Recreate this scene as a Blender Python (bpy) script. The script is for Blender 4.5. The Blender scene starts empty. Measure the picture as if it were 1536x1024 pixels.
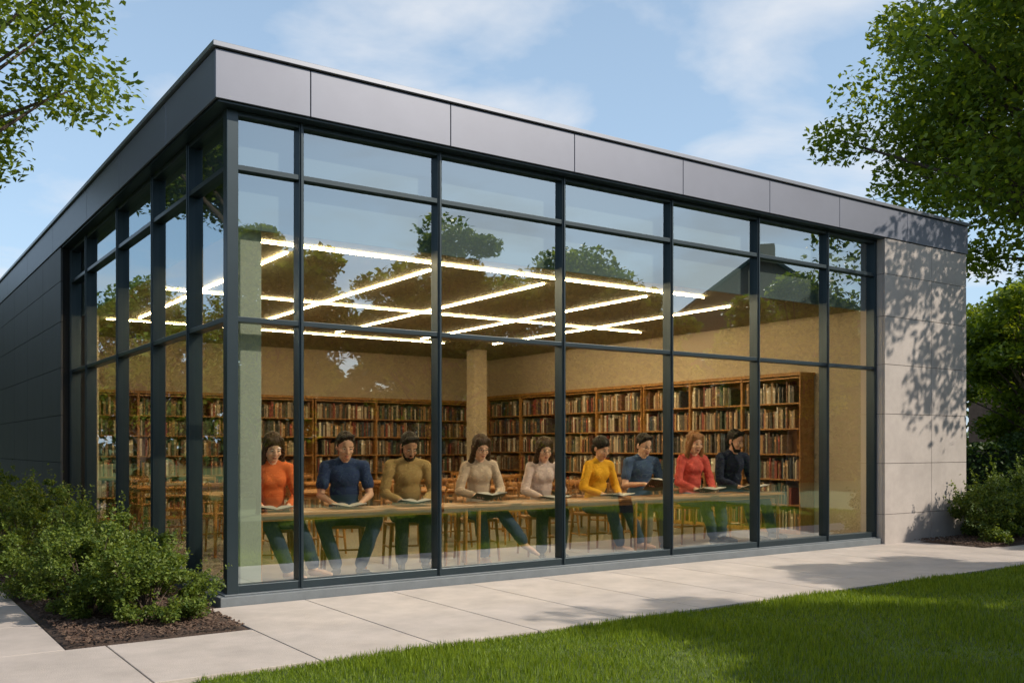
import bpy, math, random, bmesh
import numpy as np
from mathutils import Vector, Matrix, Euler
R=math.radians
rng=np.random.default_rng(7); random.seed(7)
scene=bpy.context.scene
scene.view_settings.view_transform='Standard'
scene.view_settings.look='None'; scene.view_settings.exposure=0
SUN_EL=35; SUN_H=(0.62,-0.785)
# ------------------------------------------------------------ materials
MATS={}
def nt(name):
    m=bpy.data.materials.new(name); m.use_nodes=True
    t=m.node_tree; b=t.nodes['Principled BSDF']
    return m,t,b
def mat(name,col,rough=.6,metal=0,var=0,scale=5,bump=0,bscale=40,spec=.5,stretch=None):
    if name in MATS: return MATS[name]
    m,t,b=nt(name); N=t.nodes; L=t.links
    b.inputs['Roughness'].default_value=rough; b.inputs['Metallic'].default_value=metal
    b.inputs['Specular IOR Level'].default_value=spec
    b.inputs['Base Color'].default_value=(*col,1)
    tc=N.new('ShaderNodeTexCoord'); mp=N.new('ShaderNodeMapping'); L.new(tc.outputs['Object'],mp.inputs[0])
    if stretch: mp.inputs['Scale'].default_value=stretch
    if var:
        n=N.new('ShaderNodeTexNoise'); n.inputs['Scale'].default_value=scale; n.inputs['Detail'].default_value=6
        n.inputs['Roughness'].default_value=.65
        L.new(mp.outputs[0],n.inputs[0])
        r=N.new('ShaderNodeValToRGB'); r.color_ramp.elements[0].position=.3; r.color_ramp.elements[1].position=.7
        r.color_ramp.elements[0].color=(*[c*(1-var) for c in col],1); r.color_ramp.elements[1].color=(*[min(1,c*(1+var)) for c in col],1)
        L.new(n.outputs[0],r.inputs[0]); L.new(r.outputs[0],b.inputs['Base Color'])
    if bump:
        n2=N.new('ShaderNodeTexNoise'); n2.inputs['Scale'].default_value=bscale; n2.inputs['Detail'].default_value=4
        L.new(mp.outputs[0],n2.inputs[0])
        bp=N.new('ShaderNodeBump'); bp.inputs['Strength'].default_value=bump; bp.inputs['Distance'].default_value=.02
        L.new(n2.outputs[0],bp.inputs['Height']); L.new(bp.outputs[0],b.inputs['Normal'])
    MATS[name]=m; return m
def leafmat(name,dark,light,trans=.35):
    m,t,b=nt(name); N=t.nodes; L=t.links
    g=N.new('ShaderNodeNewGeometry'); r=N.new('ShaderNodeValToRGB')
    r.color_ramp.elements[0].color=(*dark,1); r.color_ramp.elements[1].color=(*light,1)
    L.new(g.outputs['Random Per Island'],r.inputs[0])
    b.inputs['Roughness'].default_value=.5; b.inputs['Specular IOR Level'].default_value=.3
    tr=N.new('ShaderNodeBsdfTranslucent'); mx=N.new('ShaderNodeMixShader'); mx.inputs[0].default_value=trans
    mul=N.new('ShaderNodeMix'); mul.data_type='RGBA'; mul.blend_type='MULTIPLY'; mul.inputs[0].default_value=1
    mul.inputs[7].default_value=(1.7,1.5,.5,1); L.new(r.outputs[0],mul.inputs[6])
    L.new(r.outputs[0],b.inputs['Base Color']); L.new(mul.outputs[2],tr.inputs[0])
    L.new(b.outputs[0],mx.inputs[1]); L.new(tr.outputs[0],mx.inputs[2])
    L.new(mx.outputs[0],N['Material Output'].inputs[0]); return m
def emit(name,col,s):
    m,t,b=nt(name); b.inputs['Emission Color'].default_value=(*col,1); b.inputs['Emission Strength'].default_value=s
    b.inputs['Base Color'].default_value=(.8,.8,.8,1); return m
def colattr(name,rough=.6):
    m,t,b=nt(name); a=t.nodes.new('ShaderNodeAttribute'); a.attribute_name='Col'
    t.links.new(a.outputs['Color'],b.inputs['Base Color']); b.inputs['Roughness'].default_value=rough; return m
def glassmat():
    m,t,b=nt('tinted_glass'); N=t.nodes; L=t.links
    tr=N.new('ShaderNodeBsdfTransparent'); tr.inputs[0].default_value=(.90,.89,.80,1)
    gl=N.new('ShaderNodeBsdfGlossy'); gl.inputs['Roughness'].default_value=0; gl.inputs['Color'].default_value=(.82,.94,1,1)
    lw=N.new('ShaderNodeLayerWeight'); lw.inputs['Blend'].default_value=.5
    p=N.new('ShaderNodeMath'); p.operation='POWER'; p.inputs[1].default_value=3; L.new(lw.outputs['Facing'],p.inputs[0])
    ma=N.new('ShaderNodeMath'); ma.operation='MULTIPLY_ADD'; ma.inputs[1].default_value=.38; ma.inputs[2].default_value=.34
    L.new(p.outputs[0],ma.inputs[0])
    mx=N.new('ShaderNodeMixShader'); L.new(ma.outputs[0],mx.inputs[0]); L.new(tr.outputs[0],mx.inputs[1]); L.new(gl.outputs[0],mx.inputs[2])
    L.new(mx.outputs[0],N['Material Output'].inputs[0]); return m
# ------------------------------------------------------------ mesh builder
class MB:
    def __init__(s): s.v=[];s.f=[];s.m=[];s.c=[]
    def add(s,vs,fs,m=0,c=(1,1,1)):
        o=len(s.v); s.v+= [tuple(x) for x in vs]
        for f in fs: s.f.append([i+o for i in f]); s.m.append(m); s.c.append(c)
    def box(s,x0,x1,y0,y1,z0,z1,m=0,c=(1,1,1),M=None):
        vs=[(x,y,z) for x in(x0,x1) for y in(y0,y1) for z in(z0,z1)]
        if M is not None: vs=[M@Vector(p) for p in vs]
        s.add(vs,[(0,1,3,2),(4,6,7,5),(0,4,5,1),(2,3,7,6),(0,2,6,4),(1,5,7,3)],m,c)
    def tube(s,pts,rad,n=8,m=0,c=(1,1,1),cap=True,el=None):
        pts=[Vector(p) for p in pts]; vs=[];fs=[]
        for i,p in enumerate(pts):
            d=(pts[min(i+1,len(pts)-1)]-pts[max(i-1,0)]).normalized()
            a=d.cross(Vector((0,0,1))) 
            if a.length<.1: a=d.cross(Vector((0,1,0)))
            a.normalize(); b=d.cross(a)
            for k in range(n):
                t=2*math.pi*k/n; vs.append(p+a*math.cos(t)*rad[i]+b*math.sin(t)*rad[i]*(el or 1))
        for i in range(len(pts)-1):
            for k in range(n):
                fs.append((i*n+k,i*n+(k+1)%n,(i+1)*n+(k+1)%n,(i+1)*n+k))
        if cap: fs.append(tuple(range(n))[::-1]); fs.append(tuple((len(pts)-1)*n+k for k in range(n)))
        s.add(vs,fs,m,c)
    def ball(s,c,r,m=0,seg=12,rings=8,Rm=None,col=(1,1,1)):
        vs=[];fs=[]
        for i in range(rings+1):
            ph=math.pi*i/rings
            for k in range(seg):
                t=2*math.pi*k/seg
                p=Vector((r[0]*math.sin(ph)*math.cos(t),r[1]*math.sin(ph)*math.sin(t),r[2]*math.cos(ph)))
                if Rm is not None: p=Rm@p
                vs.append(p+Vector(c))
        for i in range(rings):
            for k in range(seg): fs.append((i*seg+k,(i+1)*seg+k,(i+1)*seg+(k+1)%seg,i*seg+(k+1)%seg))
        s.add(vs,fs,m,col)
    def build(s,name,mats,parent=None,bevel=0,smooth=False,color=False,loc=None,rz=0):
        me=bpy.data.meshes.new(name); me.from_pydata(s.v,[],s.f); 
        for m in mats: me.materials.append(m)
        me.polygons.foreach_set('material_index',s.m)
        if smooth: me.polygons.foreach_set('use_smooth',[True]*len(s.f))
        if color:
            a=me.attributes.new('Col','FLOAT_COLOR','FACE'); a.data.foreach_set('color',np.array([(*c,1) for c in s.c],dtype='f').ravel())
        me.validate()
        return place(name,me,loc,rz,parent,bevel)
def place(name,me,loc=None,rz=0,parent=None,bevel=0):
    o=bpy.data.objects.new(name,me); scene.collection.objects.link(o)
    if loc is not None: o.location=loc
    o.rotation_euler[2]=rz
    if parent: o.parent=parent
    if bevel:
        b=o.modifiers.new('b','BEVEL'); b.width=bevel; b.segments=2; b.limit_method='ANGLE'
    return o
def npmesh(name,V,F,midx,mats,smooth=False):
    me=bpy.data.meshes.new(name); nf=len(F)
    me.vertices.add(len(V)); me.vertices.foreach_set('co',V.astype('f').ravel())
    k=F.shape[1]
    me.loops.add(nf*k); me.loops.foreach_set('vertex_index',F.astype('i').ravel())
    me.polygons.add(nf); me.polygons.foreach_set('loop_start',np.arange(0,nf*k,k,dtype='i'))
    try: me.polygons.foreach_set('loop_total',np.full(nf,k,dtype='i'))
    except Exception: pass
    for m in mats: me.materials.append(m)
    me.polygons.foreach_set('material_index',midx.astype('i'))
    me.update(calc_edges=True); me.validate(); return me
def empty(name,loc=(0,0,0)):
    o=bpy.data.objects.new(name,None); scene.collection.objects.link(o); o.location=loc; return o

# ------------------------------------------------------------ camera / light / sky
cam=bpy.data.cameras.new('camera'); co=bpy.data.objects.new('camera',cam); scene.collection.objects.link(co)
co.location=(-2.682,-8.119,1.35); co.rotation_euler=(R(90),0,-math.atan2(.5698,.8218))
cam.sensor_width=36; cam.lens=36*1432/1536; cam.shift_y=158/1536; cam.clip_end=2000
scene.camera=co
sd=Vector((SUN_H[0]*math.cos(R(SUN_EL)),SUN_H[1]*math.cos(R(SUN_EL)),math.sin(R(SUN_EL))))
sl=bpy.data.lights.new('sun','SUN'); sl.energy=4.9; sl.angle=R(.5); sl.color=(1,.885,.735)
so=bpy.data.objects.new('sun',sl); scene.collection.objects.link(so); so.rotation_euler=(-sd).to_track_quat('-Z','Y').to_euler()
w=bpy.data.worlds.new('World'); scene.world=w; w.use_nodes=True
N=w.node_tree.nodes; L=w.node_tree.links; bg=N['Background']
sky=N.new('ShaderNodeTexSky'); sky.sky_type='NISHITA'; sky.sun_disc=False; sky.sun_elevation=R(SUN_EL); sky.sun_rotation=math.atan2(SUN_H[0],SUN_H[1])
sky.air_density=1.0; sky.dust_density=1.0; sky.ozone_density=1.5
tc=N.new('ShaderNodeTexCoord'); sp=N.new('ShaderNodeSeparateXYZ'); L.new(tc.outputs['Generated'],sp.inputs[0])
az=N.new('ShaderNodeMath'); az.operation='ADD'; az.inputs[1].default_value=.14; L.new(sp.outputs[2],az.inputs[0])
mxz=N.new('ShaderNodeMath'); mxz.operation='MAXIMUM'; mxz.inputs[1].default_value=.05; L.new(az.outputs[0],mxz.inputs[0])
dx=N.new('ShaderNodeMath'); dx.operation='DIVIDE'; L.new(sp.outputs[0],dx.inputs[0]); L.new(mxz.outputs[0],dx.inputs[1])
dy=N.new('ShaderNodeMath'); dy.operation='DIVIDE'; L.new(sp.outputs[1],dy.inputs[0]); L.new(mxz.outputs[0],dy.inputs[1])
cx=N.new('ShaderNodeCombineXYZ'); L.new(dx.outputs[0],cx.inputs[0]); L.new(dy.outputs[0],cx.inputs[1])
ns=N.new('ShaderNodeTexNoise'); ns.inputs['Scale'].default_value=1.7; ns.inputs['Detail'].default_value=9; ns.inputs['Roughness'].default_value=.52; ns.inputs['Distortion'].default_value=.25
L.new(cx.outputs[0],ns.inputs[0])
cr=N.new('ShaderNodeValToRGB'); cr.color_ramp.elements[0].position=.48; cr.color_ramp.elements[1].position=.68
cr.color_ramp.elements[1].color=(.9,.9,.9,1)
L.new(ns.outputs[0],cr.inputs[0])
mr=N.new('ShaderNodeMapRange'); mr.inputs[1].default_value=0; mr.inputs[2].default_value=.8; mr.inputs[3].default_value=.62; mr.inputs[4].default_value=.22
L.new(sp.outputs[2],mr.inputs[0])
hz=N.new('ShaderNodeMix'); hz.data_type='RGBA'; L.new(mr.outputs[0],hz.inputs[0]); L.new(sky.outputs[0],hz.inputs[6]); hz.inputs[7].default_value=(4.2,5.8,7.5,1)
mx=N.new('ShaderNodeMix'); mx.data_type='RGBA'; L.new(cr.outputs[0],mx.inputs[0]); L.new(hz.outputs[2],mx.inputs[6]); mx.inputs[7].default_value=(6.0,6.1,6.3,1)
L.new(mx.outputs[2],bg.inputs[0]); bg.inputs[1].default_value=.148

# ------------------------------------------------------------ materials
M_frame=mat('frame_metal',(.026,.042,.052),.35,.4,var=.1,scale=2)
M_fascia=mat('fascia_metal',(.155,.168,.212),.42,.3,var=.06,scale=1.2)
M_cope=mat('coping_metal',(.20,.215,.25),.35,.5)
M_gap=mat('joint_dark',(.012,.012,.014),.9)
M_stone=mat('stone_tile',(.385,.348,.325),.8,var=.13,scale=3,bump=.15,bscale=60)
M_dark=mat('dark_panel',(.065,.067,.076),.55,.1,var=.1,scale=2,bump=.05)
M_plinth=mat('plinth',(.13,.15,.165),.6,var=.12,scale=6,bump=.1)
M_glass=glassmat()
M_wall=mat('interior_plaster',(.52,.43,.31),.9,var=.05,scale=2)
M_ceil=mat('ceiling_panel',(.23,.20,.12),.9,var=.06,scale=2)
M_bulk=mat('bulkhead',(.09,.14,.17),.8,var=.1,scale=2)
M_col=mat('pale_column',(.36,.43,.40),.6,var=.04)
M_floor=mat('floor_tile',(.27,.245,.215),.35,var=.12,scale=4,bump=.03)
M_wood=mat('honey_wood',(.36,.155,.040),.42,var=.28,scale=6,stretch=(1,6,6),bump=.05)
M_wood2=mat('shelf_wood',(.36,.165,.045),.5,var=.25,scale=5,stretch=(4,4,.6),bump=.04)
M_strip=emit('led_strip',(1,.80,.50),84)
M_book=colattr('book_cover')
M_conc=mat('concrete_slab',(.43,.38,.345),.85,var=.16,scale=2.2,bump=.25,bscale=120)
M_sand=mat('joint_sand',(.05,.045,.04),.95,var=.2,scale=20)
M_mulch=mat('mulch',(.060,.038,.028),.95,var=.5,scale=25,bump=1,bscale=50)
M_bark=mat('bark',(.085,.062,.045),.9,var=.4,scale=8,stretch=(3,3,.6),bump=.8,bscale=20)
M_leaf=leafmat('tree_leaves',(.050,.10,.012),(.22,.29,.035),.45)
M_leafd=leafmat('lawn_tree_leaves',(.050,.10,.010),(.20,.26,.030),.5)
M_leaf2=leafmat('shrub_leaves',(.040,.085,.014),(.18,.24,.042),.35)
M_leaf3=leafmat('hedge_leaves',(.022,.055,.014),(.07,.12,.03),.25)
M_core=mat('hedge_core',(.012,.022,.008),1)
M_blade=leafmat('grass_blades',(.070,.13,.010),(.22,.31,.030),.38)
M_grass=mat('lawn_soil',(.075,.115,.018),.95,var=.4,scale=3,bump=.6,bscale=90)

# ------------------------------------------------------------ building
B=empty('library_building')
H0,H1,H2,H3=.09,2.45,3.755,4.24
UM=[.634,2.063,3.601,5.195,6.694,8.069,9.117]; VM=[1.131,2.441,4.066,5.91,7.0]
ZF=.05
mb=MB(); mw=.023
for u in UM: mb.box(u-mw,u+mw,-.035,.10,H0,H3)
for v in VM: mb.box(-.035,.10,v-mw,v+mw,H0,H3)
mb.box(-.04,.06,-.04,.06,H0-.002,H3+.002)
for z,t in((H0+.035,.035),(H1,.023),(H2,.023),(H3-.02,.024)):
    mb.box(.055,9.15,-.028,.09,z-t,z+t); mb.box(-.028,.09,.055,7.05,z-t,z+t)
for u in UM: mb.box(u-.010,u+.010,-.048,-.03,H0,H3)
for v in VM: mb.box(-.048,-.03,v-.010,v+.010,H0,H3)
mb.build('window_frames',[M_frame],B,bevel=.004)
mb=MB(); us=[.03]+UM; vs=[.03]+VM; zs=[H0+.05,H1,H2,H3]
for i in range(len(us)-1):
    for j in range(3):
        e=[random.uniform(-.0016,.0016) for _ in range(3)]
        y=.03
        mb.add([(us[i],y+e[0],zs[j]),(us[i+1],y+e[1],zs[j]),(us[i+1],y+e[1]+e[2],zs[j+1]),(us[i],y+e[0]+e[2],zs[j+1])],[(0,1,2,3)])
for i in range(len(vs)-1):
    for j in range(3):
        e=[random.uniform(-.0016,.0016) for _ in range(3)]
        mb.add([(.03+e[0],vs[i],zs[j]),(.03+e[1],vs[i+1],zs[j]),(.03+e[1]+e[2],vs[i+1],zs[j+1]),(.03+e[0]+e[2],vs[i],zs[j+1])],[(3,2,1,0)])
mb.build('window_glass',[M_glass],B)
mb=MB(); mb.box(-.12,9.13,-.12,.2,-.05,H0-.012); mb.box(-.12,.2,.202,7.02,-.05,H0-.012)
mb.box(-.07,9.13,-.07,.11,H0-.0115,H0,0); mb.box(-.07,.11,.112,7.02,H0-.0115,H0,0)
mb.build('plinth',[M_plinth],B,bevel=.006)
OV=.18; FB,FT=4.262,4.68
mb=MB(); js=[-OV,.66,2.10,3.63,5.23,6.73,8.12,9.66,11.22]
mb.box(-OV+.012,11.19,-OV+.012,.3,FB+.01,FT-.001,1); mb.box(-OV+.012,.3,.302,17.97,FB+.01,FT-.001,1)
for a,b in zip(js,js[1:]): mb.box(a+(.004 if a>0 else 0),b-.004,-OV,-OV+.02,FB,FT-.012)
jv=[-OV+.022,1.35,3.3,5.1,7.6,10.1,12.6,15.2,18]
for a,b in zip(jv,jv[1:]): mb.box(-OV,-OV+.02,a+.004,b-.004,FB,FT-.012)
mb.box(11.2,11.22,-OV+.022,17.97,FB,FT-.012); mb.box(-OV+.022,11.22,17.98,18,FB,FT-.012)
mb.build('fascia_panels',[M_fascia,M_gap],B,bevel=.003)
mb=MB(); c0=-OV-.03
mb.box(c0,11.25,c0,.2,FT,FT+.045); mb.box(c0,.2,.202,18,FT,FT+.045); mb.box(11.0,11.25,.202,18,FT,FT+.045); mb.box(.202,10.998,17.8,18.03,FT,FT+.045)
mb.build('roof_coping',[M_cope],B,bevel=.004)
mb=MB(); mb.box(.31,11.15,.31,17.95,4.40,4.5); mb.build('roof_deck',[M_plinth],B)
mb=MB(); mb.box(-OV+.03,9.13,-OV+.03,.25,4.243,4.268); mb.box(-OV+.03,.25,.252,7.02,4.243,4.268); mb.build('soffit',[M_frame],B)
mb=MB(); PF=-.165
mb.box(9.16,11.18,PF+.02,.3,0,4.255,1); mb.box(10.9,11.18,.302,17.9,0,4.39,1)
zt=[-.02,.41,1.12,1.81,2.50,3.17,3.76,4.255]
for z0,z1 in zip(zt,zt[1:]):
    for a,b in((9.14,10.28),(10.28,11.2)): mb.box(a+.003,b-.003,PF,PF+.03,z0+.003,z1-.003)
    mb.box(9.14,9.16,PF+.034,.028,z0+.003,z1-.003)
    for k in range(13): mb.box(11.183,11.199,PF+.034+k*1.35,PF+.034+k*1.35+1.344,z0+.003,z1-.003)
mb.build('stone_wall',[M_stone,M_gap],B,bevel=.003)
mb=MB(); mb.box(PF+.02,.3,7.05,17.9,-.05,4.255,1)
vv=[7.03,8.6,10.2,11.8,13.4,15,16.6,17.95]
for a,b in zip(vv,vv[1:]):
    for z0,z1 in zip(zt,zt[1:]): mb.box(PF,PF+.03,a+.004,b-.004,z0+.004,z1-.004)
mb.box(.305,10.89,17.7,17.94,0,4.39,1)
mb.build('dark_panel_wall',[M_dark,M_gap],B,bevel=.003)
CZ=3.30
mb=MB(); mb.box(.125,9.199,.125,9.899,-.06,ZF)
mb.build('floor',[M_floor],B)
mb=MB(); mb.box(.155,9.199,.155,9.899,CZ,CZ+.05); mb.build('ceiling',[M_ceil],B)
mb=MB(); mb.box(.115,9.12,.13,.15,CZ-.03,H3+.02); mb.box(.115,.135,.152,7.04,CZ-.03,H3+.02); mb.build('bulkhead',[M_bulk],B)
mb=MB(); mb.box(9.2,9.3,.31,9.9,0,4.2); mb.box(.31,9.3,9.901,10,0,4.2); mb.box(.302,.36,7.05,9.9,0,4.2)
mb.box(9.13,9.198,.125,.305,ZF+.001,CZ-.002)
mb.build('interior_walls',[M_wall],B)
mb=MB(); mb.box(.16,.36,.22,.42,ZF,CZ-.001); mb.build('corner_column',[M_col],B,bevel=.01)
mb=MB(); mb.box(7.55,7.85,7.95,8.25,ZF,CZ-.001); mb.build('column',[M_wall],B,bevel=.01)
mb=MB(); s=.0125
for u in(.9,2.55,4.1,5.75,7.3): mb.box(u-s,u+s,1.0,6.9,CZ-.02,CZ-.004)
for v in(.62,3.9,7.2): mb.box(.5,8.3 if 1<v<5 else 6.4,v-s,v+s,CZ-.026,CZ-.0215)
mb.build('ceiling_light_strips',[M_strip],B)

# ------------------------------------------------------------ bookshelves
PAL=[(.34,.26,.17),(.16,.07,.04),(.46,.38,.27),(.09,.045,.03),(.22,.05,.035),(.05,.06,.075),(.07,.09,.06),(.38,.22,.10),(.55,.48,.37),(.04,.035,.03),(.12,.10,.09),(.28,.16,.08)]
def shelf(name,length,h,rows,loc,rz,seed):
    rd=random.Random(seed); d=.32
    m=MB(); W=(1,1,1)
    nb=max(1,round(length/1.15)); bw=length/nb
    m.box(0,length,-.012,0,0,h,0)
    for i in range(nb+1):
        x=i*bw; m.box(max(0,x-.02),min(length,x+.02),-d,-.013,0,h,0)
    m.box(-.02,length+.02,-d-.02,.0,h,h+.05,0)
    rh=(h-.08)/rows
    for j in range(rows+1):
        z=.06+j*rh
        for i in range(nb):
            x0=i*bw+.021; x1=(i+1)*bw-.021
            m.box(x0,x1,-d+.005,-.014,z-.022 if j else 0.001,z,0)
            if j<rows:
                x=x0+.005
                end=x1-(rd.random()<.4)*rd.uniform(.05,.35)
                while x<end-.05:
                    w_=rd.uniform(.018,.05); hh=rh*rd.uniform(.62,.86)
                    if rd.random()<.03: x+=rd.uniform(.03,.1); continue
                    c=rd.choice(PAL); k=rd.uniform(.7,1.3); c=tuple(min(1,q*k) for q in c)
                    dep=rd.uniform(.03,.07)
                    m.box(x,x+w_-.002,-d+dep,-.05,z,z+hh,1,c); 
                    if rd.random()<.4: m.box(x+.001,x+w_-.003,-d+dep-.002,-d+dep,z+hh*.7,z+hh*.82,1,tuple(min(1,q*2.2) for q in c))
                    x+=w_
    return m.build(name,[M_wood2,M_book],color=True,loc=loc,rz=rz)
shelf('bookshelf',4.4,2.25,6,(.42,9.88,ZF),0,1)
shelf('bookshelf',4.0,2.25,6,(4.86,9.88,ZF),0,2)
shelf('bookshelf',5.0,2.36,6,(9.18,9.5,ZF),R(-90),3)
shelf('bookshelf',3.4,2.36,6,(9.18,4.45,ZF),R(-90),4)

# ------------------------------------------------------------ chairs & tables
def chair_mesh():
    m=MB()
    n=20
    top=[];bot=[]
    for k in range(n):
        t=2*math.pi*k/n; c,s_=math.cos(t),math.sin(t)
        x=.215*math.copysign(abs(c)**.55,c); y=.205*math.copysign(abs(s_)**.55,s_)
        top.append((x,y,.455)); bot.append((x*.96,y*.96,.425))
    vs=top+bot+[(0,0,.445)]
    fs=[(k,(k+1)%n,2*n) for k in range(n)]+[(k+n,(k+1)%n+n,(k+1)%n,k) for k in range(n)]+[tuple(n+k for k in range(n))[::-1]]
    m.add(vs,fs)
    for sx in(-1,1):
        m.tube([(sx*.17,-.16,.43),(sx*.20,-.19,0)],[.019,.012])
        m.tube([(sx*.20,.22,0),(sx*.18,.18,.44),(sx*.19,.21,.66),(sx*.19,.25,.84)],[.013,.020,.017,.014])
        m.tube([(sx*.185,-.175,.2),(sx*.19,.20,.2)],[.010,.010])
    m.tube([(-.18,0.01,.2),(.18,0.01,.2)],[.010,.010])
    for z,yy,el in((.80,.24,2.8),(.64,.205,1.6)):
        P=[(.19*math.sin(a),yy+.05*math.cos(a)-.0,z) for a in np.linspace(-1.5,1.5,9)]
        m.tube(P,[.012]*9,n=8,el=el)
    for x in(-.09,0,.09): m.tube([(x,.18,.44),(x,.24,.64),(x,.275,.80)],[.008]*3,n=6)
    return m
cm=chair_mesh().build('reading_chair',[M_wood],smooth=False,loc=(0,0,-50))
chair_me=cm.data; bpy.data.objects.remove(cm)
def chair(loc,rz,s=1):
    o=place('reading_chair',chair_me,loc,rz); o.scale=(s,s,s); return o
def table(name,L_,D,Hh,loc,rz=0,legs=2):
    m=MB(); m.box(0,L_,0,D,Hh-.032,Hh)
    m.box(.06,L_-.06,.05,.07,Hh-.08,Hh-.033); m.box(.06,L_-.06,D-.07,D-.05,Hh-.08,Hh-.033)
    for i in range(legs):
        x=.08+i*(L_-.16)/(legs-1)
        for y in(.06,D-.06): m.tube([(x,y,Hh-.033),(x,y,0)],[.028,.018])
        m.box(x-.012,x+.012,.085,D-.085,Hh-.075,Hh-.034)
    return m.build(name,[M_wood],bevel=.006,loc=loc,rz=rz)
TT=.735
for i,(a,b) in enumerate(((.36,2.76),(2.765,5.165),(5.17,7.75))):
    table('reading_table',b-a,.53,TT-ZF,(a,.42,ZF),0,2)
for (x,y,r_) in((1.6,3.4,0),(4.2,3.2,0),(6.3,3.6,.0),(1.4,6.0,0),(3.9,6.1,0),(6.2,6.2,0)):
    table('library_table',1.7,.85,.74,(x-.85,y-.42,ZF),0,2)
    for dx_ in(-.45,.45):
        chair((x+dx_,y-.62,ZF),R(180+random.uniform(-12,12))); chair((x+dx_,y+.62,ZF),R(random.uniform(-12,12)))

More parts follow.
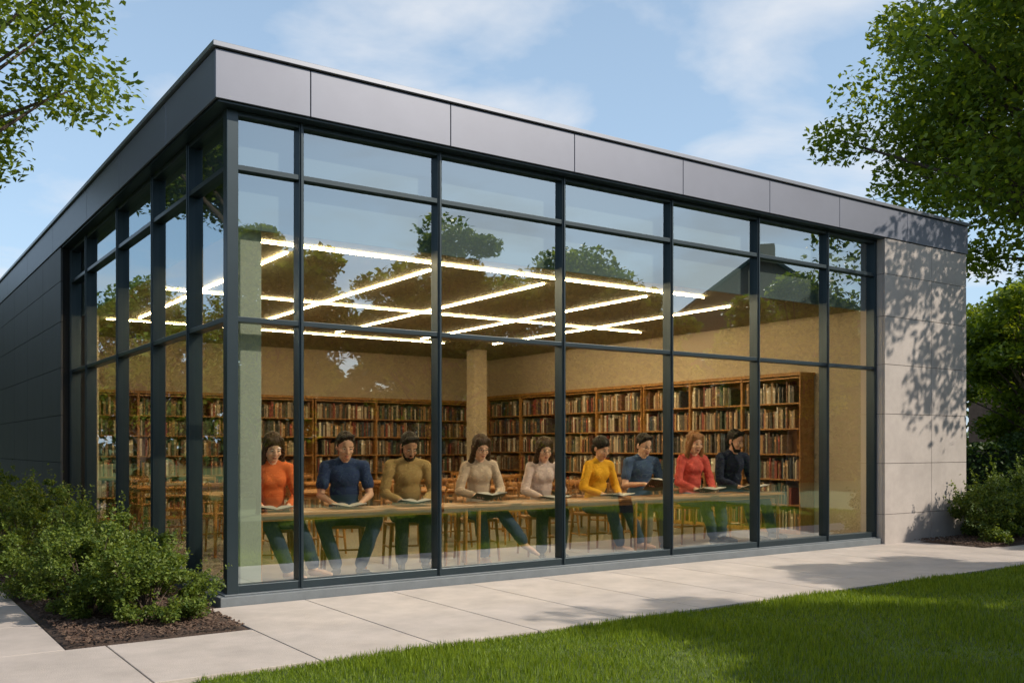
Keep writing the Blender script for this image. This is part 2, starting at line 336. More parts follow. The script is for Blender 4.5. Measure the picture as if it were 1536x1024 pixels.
# ------------------------------------------------------------ people
def skinmat(n,c): 
    m=mat(n,c,.5,var=.05,scale=12); m.node_tree.nodes['Principled BSDF'].inputs['Subsurface Weight'].default_value=.08; return m
def cloth(n,c): return mat(n,c,.9,var=.07,scale=6,bump=.45,bscale=14,spec=.15)
M_white=mat('eye_white',(.62,.58,.54),.3); M_iris=mat('dark_detail',(.015,.012,.01),.3); 
def person(name,u,v,yaw,sc,top,pants,hair,skin,style='long',sleeve='long',bare=False,hyaw=0,hpitch=22,legs=None,glasses=False,beard=False,lean=.02,wr=None,female=True,shoe=(.03,.03,.035),seed=0,tb=.68):
    P=[]
    V_=Vector
    def cap(a,b,ra,rb,m): P.append(('c',V_(a),V_(b),ra,rb,m))
    def ell(c,r,m,Rm=None): P.append(('e',V_(c),V_(r),Rm,m))
    SK,TP,PT,HR,LP,SH=0,1,2,3,4,5
    sh=.152 if female else .182; wf=.92 if female else 1.03
    ly=-.05-lean
    ell((0,.0,.54),(.165,.125,.105),PT)
    ell((0,-.005,.64),(.145*wf,.115*wf,.13),TP)
    ell((0,ly*.45,.79),(.138*wf,.108*wf,.16),TP)
    ell((0,ly*.8,.93),(.152*wf,.112*wf,.15),TP)
    cap((-sh*.72,ly,1.035),(sh*.72,ly,1.035),.056*wf,.056*wf,TP)
    cap((-sh*.35,ly,1.06),(sh*.35,ly,1.06),.050*wf,.050*wf,TP)
    if female:
        for sx in(-1,1): ell((sx*.055,ly*.8-.060,.915),(.058,.052,.065),TP)
    hc=V_((0,ly-.055,1.222))
    cap((0,ly-.0,1.05),hc+V_((0,.03,-.05)),.050*wf+.004,.046*wf,SK)
    cap((0,ly+.008,1.05),(0,ly+.004,1.090),.068*wf,.057*wf,TP)
    HM=Matrix.Rotation(R(hyaw),3,'Z')@Matrix.Rotation(R(hpitch),3,'X')
    HS=1.09
    def hp(p): return hc+HM@(V_(p)*HS)
    def hell(c,r,m): ell(hp(c),tuple(q*HS for q in r),m,HM)
    def hcap(a,b,ra,rb,m): cap(hp(a),hp(b),ra*HS,rb*HS,m)
    hell((0,.01,.03),(.072,.092,.092),SK); hell((0,-.022,-.03),(.060,.070,.085),SK)
    hell((0,-.045,-.083),(.038 if female else .045,.040,.034),SK)
    hcap((0,-.090,.008),(0,-.108,-.028),.0075,.0115,SK)
    for sx in(-1,1):
        hell((sx*.073,.008,-.012),(.010,.019,.030),SK)
        hell((sx*.036,-.066,-.03),(.022,.02,.02),SK)
        hell((sx*.011,-.098,-.031),(.008,.008,.006),SK)
    hell((0,-.089,-.060),(.020,.009,.0040),LP); hell((0,-.087,-.068),(.016,.009,.0048),LP)
    if style=='short':
        hell((0,.022,.048),(.080,.096,.088),HR); hell((0,.052,.0),(.070,.058,.075),HR); hcap((-.045,-.048,.098),(.045,-.044,.104),.026,.022,HR)
        for sx in(-1,1): hcap((sx*.068,-.02,.06),(sx*.072,-.012,.01),.014,.008,HR)
    else:
        hell((0,.022,.044),(.084,.102,.092),HR); hell((0,.055,-.02),(.076,.06,.09),HR)
        if style=='long':
            for sx in(-1,1):
                hcap((sx*.050,-.040,.082),(sx*.078,-.022,-.02),.028,.024,HR); hcap((sx*.078,-.022,-.02),(sx*.088,-.004,-.15),.024,.030,HR); hcap((sx*.088,-.004,-.15),(sx*.078,-.01,-.225),.030,.012,HR)
            hcap((0,.06,-.02),(0,.07,-.2),.075,.05,HR)
        elif style=='bun': hell((0,.118,.03),(.040,.040,.040),HR)
    if beard:
        hell((0,-.052,-.092),(.045,.041,.031),HR)
        for sx in(-1,1): hcap((sx*.064,-.010,-.02),(sx*.044,-.045,-.085),.010,.016,HR)
        hell((0,-.097,-.050),(.022,.007,.005),HR)
    if legs is None: legs=[((-.12,-.42,.52),(-.12,-.38,.10),(-.14,-.5)),((.12,-.42,.52),(.12,-.38,.10),(.14,-.5))]
    for sx,(kn,an,td) in zip((-1,1),legs):
        kn=V_(kn);an=V_(an)
        cap((sx*.085,-.01,.535),kn,.094*wf,.067,PT)
        cap(kn,an+(kn-an)*.45,.067,.066,PT); cap(kn+(an-kn)*.4,an+(kn-an)*.05,.066,.058,PT)
        fd=(V_((td[0],td[1],0))-V_((an.x,an.y,0))).normalized()
        m=SK if bare else SH
        if an.z<.2:
            cap(an,an-V_((0,0,.035)),.034,.036,m)
            cap(an+fd*-.02+V_((0,0,-.058)),an+fd*.10+V_((0,0,-.068)),.036,.034,m)
            cap(an+fd*.09+V_((0,0,-.072)),an+fd*.165+V_((0,0,-.078)),.034,.022,m)
        else:
            f2=(fd+V_((0,0,-.55))).normalized()
            cap(an,an+V_((0,0,-.03)),.034,.036,m); cap(an+V_((0,0,-.035)),an+V_((0,0,-.045))+f2*.12,.036,.030,m); cap(an+V_((0,0,-.045))+f2*.1,an+V_((0,0,-.05))+f2*.18,.030,.018,m)
    for sx,wp in zip((-1,1),wr):
        S=V_((sx*sh,ly,1.025)); W=V_(wp); l1,l2=.285,.255
        D=W-S; d=min(D.length,l1+l2-.01); dn=D.normalized()
        a=(l1*l1-l2*l2+d*d)/(2*d); hgt=math.sqrt(max(0,l1*l1-a*a))
        bend=V_((sx*.55,.45,-.85)); bend=(bend-dn*bend.dot(dn)).normalized()
        E=S+dn*a+bend*hgt
        if E.z<tb+.05: E.z=tb+.05
        cap(S,S+(E-S)*.45,.057*wf,.052*wf,TP)
        if sleeve=='long':
            cap(S+(E-S)*.4,E,.052*wf,.047,TP); cap(E,E+(W-E)*.92,.047,.036,TP); cap(E+(W-E)*.7,W,.026,.024,SK)
        else:
            cap(S+(E-S)*.4,S+(E-S)*.62,.056*wf,.059*wf,TP); cap(S+(E-S)*.5,E,.041,.037,SK); cap(E,W,.037,.023,SK)
        fwd=V_((-sx*.30,-1,-.05)).normalized(); ac=V_((sx,0,0)); ac=(ac-fwd*ac.dot(fwd)).normalized(); up=ac.cross(fwd)*sx
        if up.z<0: up=-up
        Rm=Matrix((ac,fwd,up)).transposed()
        cap(W,W+fwd*.03,.024,.024,SK); ell(W+fwd*.052,(.038,.046,.0165),SK,Rm)
        for k,(off,ln) in enumerate(((-.030,.040),(-.010,.047),(.012,.044),(.033,.034))):
            b0=W+fwd*.082+ac*off*.9; q1=b0+(fwd+ac*off*4).normalized()*ln+up*.006; q2=q1+(fwd*.65+ac*off*2-up*.75).normalized()*ln*.75
            cap(b0,q1,.0092,.0085,SK); cap(q1,q2,.0083,.0070,SK)
        t0=W+fwd*.028-ac*.026; t1=t0+(fwd*.6-ac*.85).normalized()*.036; t2=t1+(fwd*.95-ac*.3-up*.2).normalized()*.03
        cap(t0,t1,.0125,.0105,SK); cap(t1,t2,.0105,.0085,SK)
    m=MB()
    for p in P:
        if p[0]=='c':
            _,a,b,ra,rb,mi=p; d=(b-a); 
            dn=d.normalized(); pts=[];rr=[]
            for k in range(5): t=math.pi/2*k/5+.12; pts.append(a-dn*ra*math.cos(t)); rr.append(ra*math.sin(t))
            pts.append(a);rr.append(ra);pts.append(b);rr.append(rb)
            for k in range(4,-1,-1): t=math.pi/2*k/5+.12; pts.append(b+dn*rb*math.cos(t)); rr.append(rb*math.sin(t))
            ax=dn.orthogonal().normalized(); bx=dn.cross(ax); n=14; vs=[];fs=[]
            for q,r_ in zip(pts,rr):
                for k in range(n):
                    t=2*math.pi*k/n; vs.append(q+(ax*math.cos(t)+bx*math.sin(t))*r_)
            for i in range(len(pts)-1):
                for k in range(n): fs.append((i*n+k,i*n+(k+1)%n,(i+1)*n+(k+1)%n,(i+1)*n+k))
            fs.append(tuple(range(n))[::-1]); fs.append(tuple((len(pts)-1)*n+k for k in range(n)))
            m.add(vs,fs)
        else:
            _,c,r_,Rm,mi=p; m.ball(c,r_,seg=20,rings=12,Rm=Rm)
    me=bpy.data.meshes.new('tmp'); me.from_pydata(m.v,[],m.f); 
    bm=bmesh.new(); bm.from_mesh(me); bmesh.ops.remove_doubles(bm,verts=bm.verts,dist=1e-6); bmesh.ops.recalc_face_normals(bm,faces=bm.faces); bm.to_mesh(me); bm.free()
    o=bpy.data.objects.new('tmp',me); scene.collection.objects.link(o)
    rm=o.modifiers.new('r','REMESH'); rm.mode='VOXEL'; rm.voxel_size=.0065; rm.adaptivity=0
    dg=bpy.context.evaluated_depsgraph_get(); me2=bpy.data.meshes.new_from_object(o.evaluated_get(dg)); bpy.data.objects.remove(o)
    nv=len(me2.vertices); co_=np.empty(nv*3,'f'); me2.vertices.foreach_get('co',co_); co_=co_.reshape(-1,3).astype('d')
    ne=len(me2.edges); ed=np.empty(ne*2,'i'); me2.edges.foreach_get('vertices',ed); ed=ed.reshape(-1,2)
    def assign(X):
        best=np.full(len(X),1e9); idx=np.zeros(len(X),'i')
        for p in P:
            if p[0]=='c':
                _,a,b,ra,rb,mi=p; a_=np.array(a);ab=np.array(b)-a_; t=np.clip(((X-a_)@ab)/max(1e-9,ab@ab),0,1)
                d=np.linalg.norm(X-a_-t[:,None]*ab,axis=1)-(ra+(rb-ra)*t)
            else:
                _,c,r_,Rm,mi=p; Y=X-np.array(c)
                if Rm is not None: Y=Y@np.array(Rm)
                rr=np.array(r_); k0=np.linalg.norm(Y/rr,axis=1); k1=np.linalg.norm(Y/rr**2,axis=1)+1e-9; d=k0*(k0-1)/k1
            w_=d<best; best[w_]=d[w_]; idx[w_]=mi
        return idx
    deg=np.bincount(ed.ravel(),minlength=nv)[:,None]
    vm=assign(co_)
    lam=np.where(np.isin(vm,(1,2)),.65,.25)[:,None]; lam[(vm==5)]=.5; lam[(vm==3)]=.45
    for it in range(18):
        s_=np.zeros_like(co_)
        for k in range(3): s_[:,k]=np.bincount(ed[:,0],co_[ed[:,1],k],nv)+np.bincount(ed[:,1],co_[ed[:,0],k],nv)
        L_=lam if it<3 else np.where(lam>(.4 if it<9 else .6),lam,0)
        co_+= (s_/deg-co_)*L_
    ck=np.isin(vm,(1,2)); rr=np.random.default_rng(seed); dsp=np.zeros(nv)
    for _ in range(7):
        k=rr.normal(size=3)*rr.uniform(14,30); dsp+=np.sin(co_@k+rr.uniform(0,6)+1.5*np.sin(co_@(rr.normal(size=3)*12)))
    hk=vm==3; hd=np.sin(co_[:,0]*260+6*np.sin(co_[:,2]*20))+np.sin(co_[:,1]*230+5*np.sin(co_[:,2]*17))
    nrm=np.empty(nv*3,'f'); me2.vertices.foreach_set('co',co_.astype('f').ravel()); me2.update(); me2.vertices.foreach_get('normal',nrm); nrm=nrm.reshape(-1,3)
    co_+=nrm*(.004*ck+dsp*.0015*ck+hd*.0010*hk)[:,None]
    me2.vertices.foreach_set('co',co_.astype('f').ravel())
    npf=len(me2.polygons); ce=np.empty(npf*3,'f'); me2.update(); me2.polygons.foreach_get('center',ce); mi=assign(ce.reshape(-1,3).astype('d'))
    me2.materials.clear()
    ms=[skinmat('skin_%d'%seed,skin),cloth('top_%d'%seed,top),cloth('trousers_%d'%seed,pants),mat('hair_%d'%seed,hair,.55,var=.2,scale=30,stretch=(3,3,.5),spec=.25),mat('lips',(.40,.15,.12),.5),mat('shoe_%d'%seed,shoe,.5),M_white,M_iris]
    for q in ms: me2.materials.append(q)
    me2.polygons.foreach_set('material_index',mi.astype('i')); me2.polygons.foreach_set('use_smooth',[True]*npf)
    e=MB()
    for sx in(-1,1):
        e.ball(hp((sx*.030,-.0835,.002)),(.0130,.0085,.0062),6,Rm=HM); e.ball(hp((sx*.030,-.0912,.001)),(.0058,.003,.0055),7,Rm=HM)
        e.tube([hp((sx*.030+q*.016,-.0900+abs(q)*.005,.021-abs(q)*.003)) for q in(-1,-.5,0,.5,1)],[.0028]*5,n=5,m=3)
        e.tube([hp((sx*.030+q*.015,-.0922+abs(q)*.004,.0078-abs(q)*.003)) for q in(-1,-.5,0,.5,1)],[.0018]*5,n=5,m=7)
        if glasses:
            e.tube([hp((sx*.033+.022*math.cos(t),-.102,-.002+.017*math.sin(t))) for t in np.linspace(0,2*math.pi,13)],[.0018]*13,n=5,m=7)
            e.tube([hp((sx*.055,-.101,.003)),hp((sx*.079,.0,.003))],[.0018]*2,n=5,m=7)
    if glasses: e.tube([hp((-.011,-.103,.003)),hp((.011,-.103,.003))],[.0018]*2,n=5,m=7)
    em=bpy.data.meshes.new('e'); em.from_pydata(e.v,[],e.f); em.polygons.foreach_set('material_index',e.m); em.polygons.foreach_set('use_smooth',[True]*len(e.f))
    bm=bmesh.new(); bm.from_mesh(me2); bm.from_mesh(em); bm.to_mesh(me2); bm.free(); bpy.data.meshes.remove(em)
    me2.name=name
    o=place(name,me2,(u,v,ZF),R(yaw)); o.scale=(sc,sc,sc)
    return o
def open_book(loc,rz,tilt,c,s=1):
    m=MB(); n=8; W,D=.150,.215
    wing=.16
    for sx in(-1,1):
        prof=[(sx*W*k/n,.006+.020*math.sin(math.pi*min(1,(k/n)*1.15+.05))*(1-.5*k/n)+wing*W*k/n) for k in range(n+1)]
        vs=[];fs=[]
        for y in(-D/2,D/2):
            for x,z in prof: vs.append((x,y,z+.006))
            for x,z in prof: vs.append((x,y,.0035+wing*abs(x)))
        q=2*(n+1)
        for k in range(n): fs+= [(k,k+1,q+k+1,q+k),(k,k+n+1,k+n+2,k+1),(q+k,q+k+1,q+k+n+2,q+k+n+1)]
        fs.append((n,2*n+1,q+2*n+1,q+n)); m.add(vs,fs,0)
        X=sx*(W+.006)
        m.add([(0,-D/2-.005,0),(X,-D/2-.005,wing*abs(X)),(X,D/2+.005,wing*abs(X)),(0,D/2+.005,0),(0,-D/2-.005,.003),(X,-D/2-.005,wing*abs(X)+.003),(X,D/2+.005,wing*abs(X)+.003),(0,D/2+.005,.003)],[(0,1,2,3),(4,5,6,7),(0,1,5,4),(1,2,6,5),(2,3,7,6)],1)
        for r_ in range(9):
            y=D/2-.03-r_*.019
            for k in range(1,n-1): 
                (x0,z0),(x1,z1)=prof[k],prof[k+1]; m.add([(x0,y,z0+.0066),(x1,y,z1+.0066),(x1,y+.005,z1+.0066),(x0,y+.005,z0+.0066)],[(0,1,2,3)],2)
    o=m.build('open_book',[mat('paper',(.74,.70,.62),.8),mat('cover_%d'%int(c[0]*1000),c,.6),mat('ink',(.35,.33,.31),.8)],loc=loc); o.rotation_euler=(R(tilt),0,rz); o.scale=(s,s,s)
SK1=(.72,.45,.33);SK2=(.60,.36,.25);SK3=(.44,.25,.16)
JE=(.045,.070,.14); DK=(.022,.026,.045); BLK=(.014,.009,.007); BRN=(.042,.020,.011)
VP_=1.14
right=lambda kx=.22,ax=.40:[((-.05,-.42,.53),(.12,-.36,.11),(.28,-.46)),((kx,-.37,.54),(ax,-.42,.14),(ax+.25,-.56))]
cross=[((-.08,-.42,.52),(-.02,-.36,.10),(0,-.5)),((.14,-.40,.555),(.36,-.50,.24),(.58,-.58))]
wide=[((-.24,-.36,.52),(-.10,-.36,.10),(-.16,-.5)),((.27,-.34,.52),(.12,-.38,.10),(.2,-.5))]
PEO=[
 ('woman_reading',.80,-16,1.06,(.64,.155,.05),JE,BRN,SK1,dict(style='long',bare=True,legs=right(.20,.34),hyaw=12,hpitch=22)),
 ('man_reading',1.59,-20,1.07,(.028,.048,.12),JE,BLK,SK2,dict(style='short',sleeve='short',female=False,legs=wide,hyaw=10,hpitch=18)),
 ('man_reading',2.33,-18,1.07,(.33,.23,.10),DK,BLK,SK3,dict(style='short',female=False,hyaw=10,hpitch=30,beard=True,lean=.04)),
 ('woman_reading',3.26,-18,1.06,(.50,.40,.32),JE,BRN,SK1,dict(style='long',bare=True,glasses=True,legs=cross,hyaw=8,hpitch=18)),
 ('woman_reading',4.16,-18,1.04,(.58,.47,.46),DK,BRN,SK1,dict(style='long',glasses=True,hyaw=2,hpitch=16)),
 ('woman_reading',5.00,-6,1.05,(.72,.38,.030),JE,BLK,SK2,dict(style='bun',bare=True,legs=right(.2,.36),hyaw=8,hpitch=22,lean=.04)),
 ('man_reading',5.74,-12,1.08,(.06,.10,.20),(.22,.20,.17),BLK,SK1,dict(style='short',sleeve='short',female=False,hyaw=8,hpitch=18,glasses=True)),
 ('woman_reading',6.67,-16,1.11,(.60,.105,.09),JE,(.26,.12,.05),SK1,dict(style='long',hyaw=2,hpitch=12,legs=right(.2,.2))),
 ('man_reading',7.44,-10,1.13,(.024,.030,.06),JE,BLK,SK2,dict(style='short',female=False,beard=True,hyaw=12,hpitch=16,legs=right(.24,.32))),
]
HOLD=[0,0,.01,.035,.0,0,.10,.02,.03]
for i,(nm,u,yw,sc,tp,pt,hr,sk,kw) in enumerate(PEO):
    tb=(TT-ZF)/sc; zt_=tb+.036+HOLD[i]
    kw['wr']=[(-.125,-.33,zt_),(.125,-.33,zt_)]
    person(nm,u,VP_,yw,sc,tp,pt,hr,sk,seed=i,tb=tb,**kw)
    chair((u,VP_+.02,ZF),R(yw),sc)
    f=Vector((math.sin(R(yw)),-math.cos(R(yw)),0))
    p=Vector((u,VP_,0))+f*.48*sc
    tl=5+HOLD[i]*300
    open_book((p.x,p.y,TT+.003+.11*math.sin(R(tl))+HOLD[i]*.6),R(yw),-tl,[(.05,.035,.03),(.12,.07,.04),(.03,.04,.06)][i%3],1.12)

# ------------------------------------------------------------ foliage
def leaves_at(C,size,upb=.5,rg=rng,asp=.55):
    n=len(C); nrm=rg.normal(size=(n,3)); nrm[:,2]=np.abs(nrm[:,2])+upb; nrm/=np.linalg.norm(nrm,axis=1)[:,None]
    t=rg.normal(size=(n,3)); t-=nrm*(t*nrm).sum(1)[:,None]; t/=np.linalg.norm(t,axis=1)[:,None]; b=np.cross(nrm,t)
    s=(size*rg.uniform(.6,1.25,n))[:,None]
    V=np.stack([C-t*s*.5,C+b*s*asp*.5+nrm*s*.08,C+t*s*.5,C-b*s*asp*.5+nrm*s*.08],1).reshape(-1,3)
    return V,np.arange(4*n).reshape(-1,4)
def clump_cloud(centers,rad,n,rg):
    k=rg.integers(0,len(centers),n); d=rg.normal(size=(n,3)); d/=np.linalg.norm(d,axis=1)[:,None]
    r_=rg.uniform(.15,1,n)**.6; C=centers[k]+d*(rad[k]*r_)[:,None]*np.array([1,1,.62]); return C
def tree(name,x,y,h,r,cb,nc=70,nl=26000,ls=.11,seed=0,tr=.16,leaf=None,big=1):
    rg=np.random.default_rng(seed); m=MB()
    cz=(cb+h)/2; rz=(h-cb)/2
    top=Vector((rg.normal()*.2,rg.normal()*.2,cz+rz*.5))
    tp=[Vector((0,0,-.1)),Vector((rg.normal()*.06,rg.normal()*.06,cb*.5)),Vector((rg.normal()*.12,rg.normal()*.12,cb)),Vector((top.x*.6,top.y*.6,cz)),top]
    m.tube(tp,[tr*1.25,tr,tr*.85,tr*.5,tr*.15],n=9)
    d=rg.normal(size=(nc,3)); d/=np.linalg.norm(d,axis=1)[:,None]; rr=rg.uniform(.25,1,nc)**.55
    Cc=d*rr[:,None]*np.array([r*.88,r*.88,rz*.88])*rg.uniform(.85,1.12,(nc,1)); Cc[:,2]+=cz
    for c in Cc:
        c=Vector(c); t=min(.95,max(.0,(c.z-cb)/(h-cb)*.6+rg.uniform(-.1,.1)))
        z0=cb*.85+(top.z-cb*.85)*t*.8; s=Vector((top.x*.5*t,top.y*.5*t,z0))
        md=s.lerp(c,.5)+Vector((rg.normal()*.1,rg.normal()*.1,.12*r*.5)); L_=(c-s).length
        r0=min(tr*.45,.012+L_*.014)
        m.tube([s,s.lerp(md,.5)+Vector((0,0,.04)),md,md.lerp(c,.6),c],[r0,r0*.8,r0*.55,r0*.35,r0*.15],n=5,cap=False)
    rad=rg.uniform(.16,.30,nc)*r*big
    LC=clump_cloud(Cc,rad,nl,rg); LV,LF=leaves_at(LC,ls,rg=rg)
    F=[f for f in m.f if len(f)==4]; TV=np.array([tuple(v) for v in m.v]); TF=np.array(F)
    V=np.vstack([TV,LV]); Fq=np.vstack([TF,LF+len(TV)]); mi=np.concatenate([np.zeros(len(TF)),np.ones(len(LF))])
    me=npmesh(name,V,Fq,mi,[M_bark,leaf or M_leaf]); return place(name,me,(x,y,0),rg.uniform(0,6))
tree('maple_tree',15.9,-.5,11.4,5.7,4.1,nc=180,nl=98000,ls=.15,seed=3,tr=.22,big=.8)
tree('maple_tree',-2.9,6.5,9.8,3.25,3.9,nc=100,nl=48000,ls=.12,seed=5,tr=.17)
for i,(x,y,h,r,cb) in enumerate([(4.3,-11,6.8,2.0,1.2),(7.7,-9.6,6.4,2.0,1.2),(10.9,-9.4,6.4,2.2,1.3),(10.6,-6.8,5.0,1.4,1.6),(15.2,-6.2,5.6,1.9,1.7),(1.0,-15,6.8,2.5,1.2)]):
    tree('lawn_tree',x,y,h,r,cb,nc=85,nl=36000,ls=.15,seed=20+i,tr=.12,leaf=M_leafd,big=1.2)
for i,(x,y,h,r) in enumerate([(-8,1.5,5.2,2.6),(-9.5,7.0,5.8,3.0),(-7.5,13,6.0,2.8),(-12,-4,7,2.8),(-4.5,21.5,6.8,2.6),(-8,20,6.5,2.8),(-1.5,26,7,2.6)]):
    tree('garden_tree',x,y,h,r,.9,nc=80,nl=24000,ls=.17,seed=40+i,tr=.14,leaf=M_leafd,big=1.2)
for i,(x,y,h,r) in enumerate([(24,5,6.2,2.6),(28.5,7.5,6.6,2.9),(21.5,9.5,6,2.4),(27,1.5,5.6,2.3)]):
    tree('park_tree',x,y,h,r,1.0,nc=70,nl=20000,ls=.20,seed=60+i,tr=.14,big=1.15)
def shrub(name,x,y,r,h,nl,ls,seed,leaf=None,z=0):
    rg=np.random.default_rng(seed); nc=60
    d=rg.normal(size=(nc,3)); d[:,2]=np.abs(d[:,2]); d/=np.linalg.norm(d,axis=1)[:,None]
    Cc=d*(rg.uniform(.3,1.1,nc)**.5)[:,None]*np.array([r*.85,r*.85,h*.82])*rg.uniform(.8,1.15,(nc,1))+np.array([0,0,.06])
    LC=clump_cloud(Cc,rg.uniform(.13,.26,nc)*r,nl,rg); 
    ns_=nl//12; kk=rg.integers(0,nc,ns_); dd=Cc[kk]/np.linalg.norm(Cc[kk],axis=1)[:,None]; LC[:ns_]=Cc[kk]+(dd+np.array([0,0,.4]))*(rg.uniform(.1,.34,ns_)*r)[:,None]+rg.normal(size=(ns_,3))*.012
    LC[:,2]=np.abs(LC[:,2])
    LV,LF=leaves_at(LC,ls,rg=rg,upb=.3,asp=.5)
    m=MB()
    for c in Cc[:30]: c=Vector(c); m.tube([(0,0,-.02),c*.5+Vector((0,0,.03)),c],[.012,.008,.003],n=4,cap=False)
    TV=np.array([tuple(v) for v in m.v]); TF=np.array(m.f)
    me=npmesh(name,np.vstack([TV,LV]),np.vstack([TF,LF+len(TV)]),np.concatenate([np.zeros(len(TF)),np.ones(len(LF))]),[M_bark,leaf or M_leaf2])
    return place(name,me,(x,y,z),rg.uniform(0,6))
for i,(x,y,r,h) in enumerate([(-.80,-.50,.50,.70),(-1.12,.05,.50,.80),(-.66,.75,.46,.80),(-1.15,1.3,.58,.95),(-.75,2.3,.5,.95),(-1.1,3.3,.6,1.05),(-.75,4.5,.5,1.0),(-1,5.6,.6,1.0),(-.8,6.9,.6,1.0),(-1,8.3,.6,1.0)]):
    shrub('shrub',x,y,r,h,19000 if i<4 else 9000,.032 if i<4 else .042,80+i)
for i,(x,y,r,h) in enumerate([(10.85,-.82,.72,1.02),(12.0,-.7,.8,1.15),(13.3,-.5,.8,1.1)]):
    shrub('shrub',x,y,r,h,13000,.05,100+i)
def hedge(name,x0,y0,x1,y1,wd,h,n,ls,seed,leaf):
    rg=np.random.default_rng(seed); t=rg.uniform(0,1,n); L_=math.hypot(x1-x0,y1-y0); dx_,dy_=(x1-x0)/L_,(y1-y0)/L_
    s=rg.uniform(-1,1,n); z=rg.uniform(0,1,n); k=rg.integers(0,3,n); s=np.where(k==0,np.sign(s)*rg.uniform(.85,1,n),s); z=np.where(k==1,rg.uniform(.88,1,n),z)
    bump=1+.10*np.sin(t*L_*2.1)+.07*np.sin(t*L_*5.3+1)
    C=np.stack([x0+dx_*t*L_-dy_*s*wd/2*bump,y0+dy_*t*L_+dx_*s*wd/2*bump,z*h*bump],1)
    LV,LF=leaves_at(C,ls,rg=rg)
    CV=[];q=wd*.30  # dark solid box added inside, stops sky gaps showing in the reflections
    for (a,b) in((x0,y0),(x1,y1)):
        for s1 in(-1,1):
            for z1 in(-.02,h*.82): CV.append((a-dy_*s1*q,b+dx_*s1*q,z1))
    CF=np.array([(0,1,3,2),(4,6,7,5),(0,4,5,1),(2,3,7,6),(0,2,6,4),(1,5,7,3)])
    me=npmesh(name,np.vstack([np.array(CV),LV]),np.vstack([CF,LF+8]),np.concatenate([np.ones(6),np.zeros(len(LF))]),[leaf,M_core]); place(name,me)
hedge('hedge',15,10.5,34,-3,1.2,1.5,26000,.14,5,M_leaf3)
hedge('hedge',-14,-19,42,-15.5,1.8,3.6,70000,.28,6,M_leaf3)  # unseen hedge added so the glass reflects dark green over the readers
hedge('hedge',-13,-19,-12.5,24,1.8,3.2,45000,.28,7,M_leaf3)  # unseen hedge added to make the left facade reflections denser
rg=np.random.default_rng(11); nc=420; a=rg.uniform(0,2*math.pi,nc); d=rg.uniform(55,85,nc)
Cc=np.stack([d*np.cos(a)+5,d*np.sin(a),rg.uniform(.5,6.5,nc)],1); LC=clump_cloud(Cc,rg.uniform(2,3.6,nc),90000,rg); LC[:,2]=np.abs(LC[:,2])
LV,LF=leaves_at(LC,1.0,rg=rg); place('distant_trees',npmesh('distant_trees',LV,LF,np.zeros(len(LF)),[M_leaf3]))
# ------------------------------------------------------------ neighbouring houses
def house(name,x,y,w_,d,hw,hr,rz,chim=True):
    E=empty(name,(x,y,0)); E.rotation_euler[2]=rz
    br=mat('brick',(.16,.10,.075),.9,var=.25,scale=8,bump=.2); rf=mat('slate_roof',(.075,.095,.085),.8,var=.25,scale=3,stretch=(1,1,6)); gl=mat('dark_window',(.02,.03,.04),.1); tr=mat('trim',(.5,.48,.44),.6)
    m=MB(); m.box(-w_/2,w_/2,-d/2,d/2,0,hw-.002); m.add([(-w_/2,-d/2,hw),(-w_/2,d/2,hw),(-w_/2,0,hw+hr),(w_/2,-d/2,hw),(w_/2,d/2,hw),(w_/2,0,hw+hr)],[(0,2,1),(3,4,5)]); m.build('walls',[br],E)
    m=MB(); e=.5
    for s_ in(-1,1):
        ye=s_*(d/2+e); ze=hw-e*hr/(d/2)
        m.add([(-w_/2-e,ye,ze),(w_/2+e,ye,ze),(w_/2+e,0,hw+hr),(-w_/2-e,0,hw+hr),(-w_/2-e,ye,ze+.15),(w_/2+e,ye,ze+.15),(w_/2+e,0,hw+hr+.15),(-w_/2-e,0,hw+hr+.15)],[(0,1,2,3),(4,5,6,7),(0,1,5,4),(1,2,6,5),(3,0,4,7)])
    m.build('roof',[rf],E)
    m=MB(); 
    for zz in([1,3.9] if hw>5 else [1]):
        for k in range(int(w_/2.6)):
            xx=-w_/2+1.3+k*2.6
            for s_ in(-1,1):
                m.box(xx-.5,xx+.5,s_*(d/2)-.03,s_*(d/2)+.03,zz,zz+1.5,0); m.box(xx-.6,xx+.6,s_*(d/2)-.05,s_*(d/2)+.05,zz-.1,zz-.001,1); m.box(xx-.03,xx+.03,s_*(d/2)-.045,s_*(d/2)+.045,zz,zz+1.5,1)
        for yy in(-d/4,d/4):
            for s_ in(-1,1): m.box(s_*w_/2-.03,s_*w_/2+.03,yy-.5,yy+.5,zz,zz+1.5,0)
    m.build('windows',[gl,tr],E)
    if chim: m=MB(); m.box(-w_/4-.6,-w_/4+.6,-.5,.5,hw,hw+hr+1.4); m.build('chimney',[br],E,bevel=.02)
house('brick_house',42,11,13,9,5.2,3.4,R(20))
house('brick_house',39,-27,18,9,7.0,3.2,R(-38))
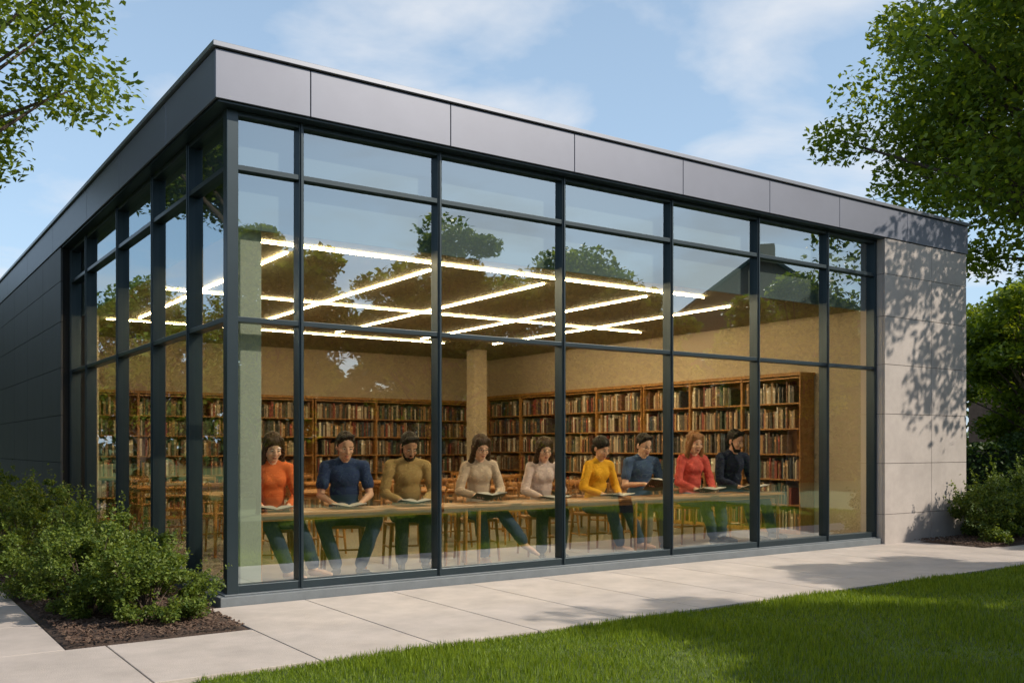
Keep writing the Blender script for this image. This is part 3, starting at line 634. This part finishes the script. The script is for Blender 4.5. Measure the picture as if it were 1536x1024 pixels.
# ------------------------------------------------------------ ground, paving, lawn
m=MB(); g=600
m.add([(-g,-g,-.03),(g,-g,-.03),(g,g,-.03),(-g,g,-.03)],[(0,1,2,3)]); m.build('ground',[M_grass])
m=MB(); sb=MB(); th=.045
def slab(a,b,c,d): m.box(a+.005,b-.005,c+.005,d-.005,-th,0)
xs=[.63+.86*k for k in range(-1,20)]
for a,b in zip(xs,xs[1:]):
    slab(a,b,-2.45,-1.30 if a>9.6 else -.122)
k=-.23
while k>-12: 
    slab(k-1.02,k,-2.45,-1.2); k-=1.02
for k in range(16): 
    slab(-2.8,-1.5,-1.2+k*1.1,-1.2+(k+1)*1.1)
m.build('pavement',[M_conc],bevel=.004)
sb.add([(-12,-2.44,-.012),(17,-2.44,-.012),(17,-.1,-.012),(-12,-.1,-.012)],[(0,1,2,3)])
sb.add([(-2.8,-.1,-.012),(-1.5,-.1,-.012),(-1.5,16,-.012),(-2.8,16,-.012)],[(0,1,2,3)])
sb.build('paving_base',[M_sand])
m=MB()
def bed(x0,x1,y0,y1,seed):
    nx=max(2,int((x1-x0)/.06)); ny=max(2,int((y1-y0)/.06)); rg=np.random.default_rng(seed)
    vs=[];fs=[]
    for i in range(nx+1):
        for j in range(ny+1):
            e=min(i,j,nx-i,ny-j,4)/4; vs.append((x0+(x1-x0)*i/nx,y0+(y1-y0)*j/ny,-.008+.035*e+rg.uniform(-.012,.012)*e))
    for i in range(nx):
        for j in range(ny): q=i*(ny+1)+j; fs.append((q,q+ny+1,q+ny+2,q+1))
    m.add(vs,fs)
    for _ in range(int((x1-x0)*min(y1-y0,4)*900)):
        p=Vector((rg.uniform(x0+.03,x1-.03),rg.uniform(y0+.03,min(y1,y0+4)-.03),.03+rg.uniform(0,.01)))
        M_=Matrix.Translation(p)@Euler(tuple(rg.uniform(-.5,.5,2))+(rg.uniform(0,6),)).to_matrix().to_4x4(); s=rg.uniform(.5,1.4)
        c=.0+rg.uniform(0,1); m.box(-.016*s,.016*s,-.005*s,.005*s,-.002,.003,1 if c<.6 else 2,M=M_)
bed(-1.49,-.235,-1.19,-.13,1); bed(-1.49,-.125,-.13,12,2); bed(9.75,15,-1.29,-.17,3)
m.build('mulch_bed',[M_mulch,mat('mulch_chip',(.085,.05,.034),.9),mat('mulch_chip_pale',(.13,.085,.06),.9)])
rg=np.random.default_rng(4); n=330000
yy=-2.47-(rg.uniform(0,1,n)**1.35)*6.5; xx=rg.uniform(-1.5,15,n); keep=(xx>-1.0)&(xx<12+(-yy))
dcam=np.hypot(xx+2.68,yy+8.12); keep&=(rg.uniform(0,1,n)<np.clip(6.5/dcam,.25,1)); keep&=~((xx<.1)&(yy<-6))
xx=xx[keep];yy=yy[keep]; n=len(xx)
# ragged lawn edge over the paving
yy=np.where(yy>-2.56,yy+rg.uniform(0,.035,n),yy)
hh=rg.uniform(.022,.058,n)*(1+.3*np.sin(xx*3.1+np.sin(yy*4))); an=rg.uniform(0,6.28,n); le=rg.uniform(0,.034,n); la=rg.uniform(0,6.28,n); wd=rg.uniform(.0018,.0035,n)*np.clip(np.hypot(xx+2.68,yy+8.12)/5,1,2.2)
base=np.stack([xx,yy,np.full(n,-.03)],1); sd_=np.stack([np.cos(an),np.sin(an),np.zeros(n)],1)*wd[:,None]
tipo=np.stack([np.cos(la)*le,np.sin(la)*le,hh],1)
V=np.stack([base-sd_,base+sd_,base+tipo*.6+sd_*.6,base+tipo],1).reshape(-1,3)
place('lawn_grass',npmesh('lawn_grass',V,np.arange(4*n).reshape(-1,4),np.zeros(n),[M_blade]))
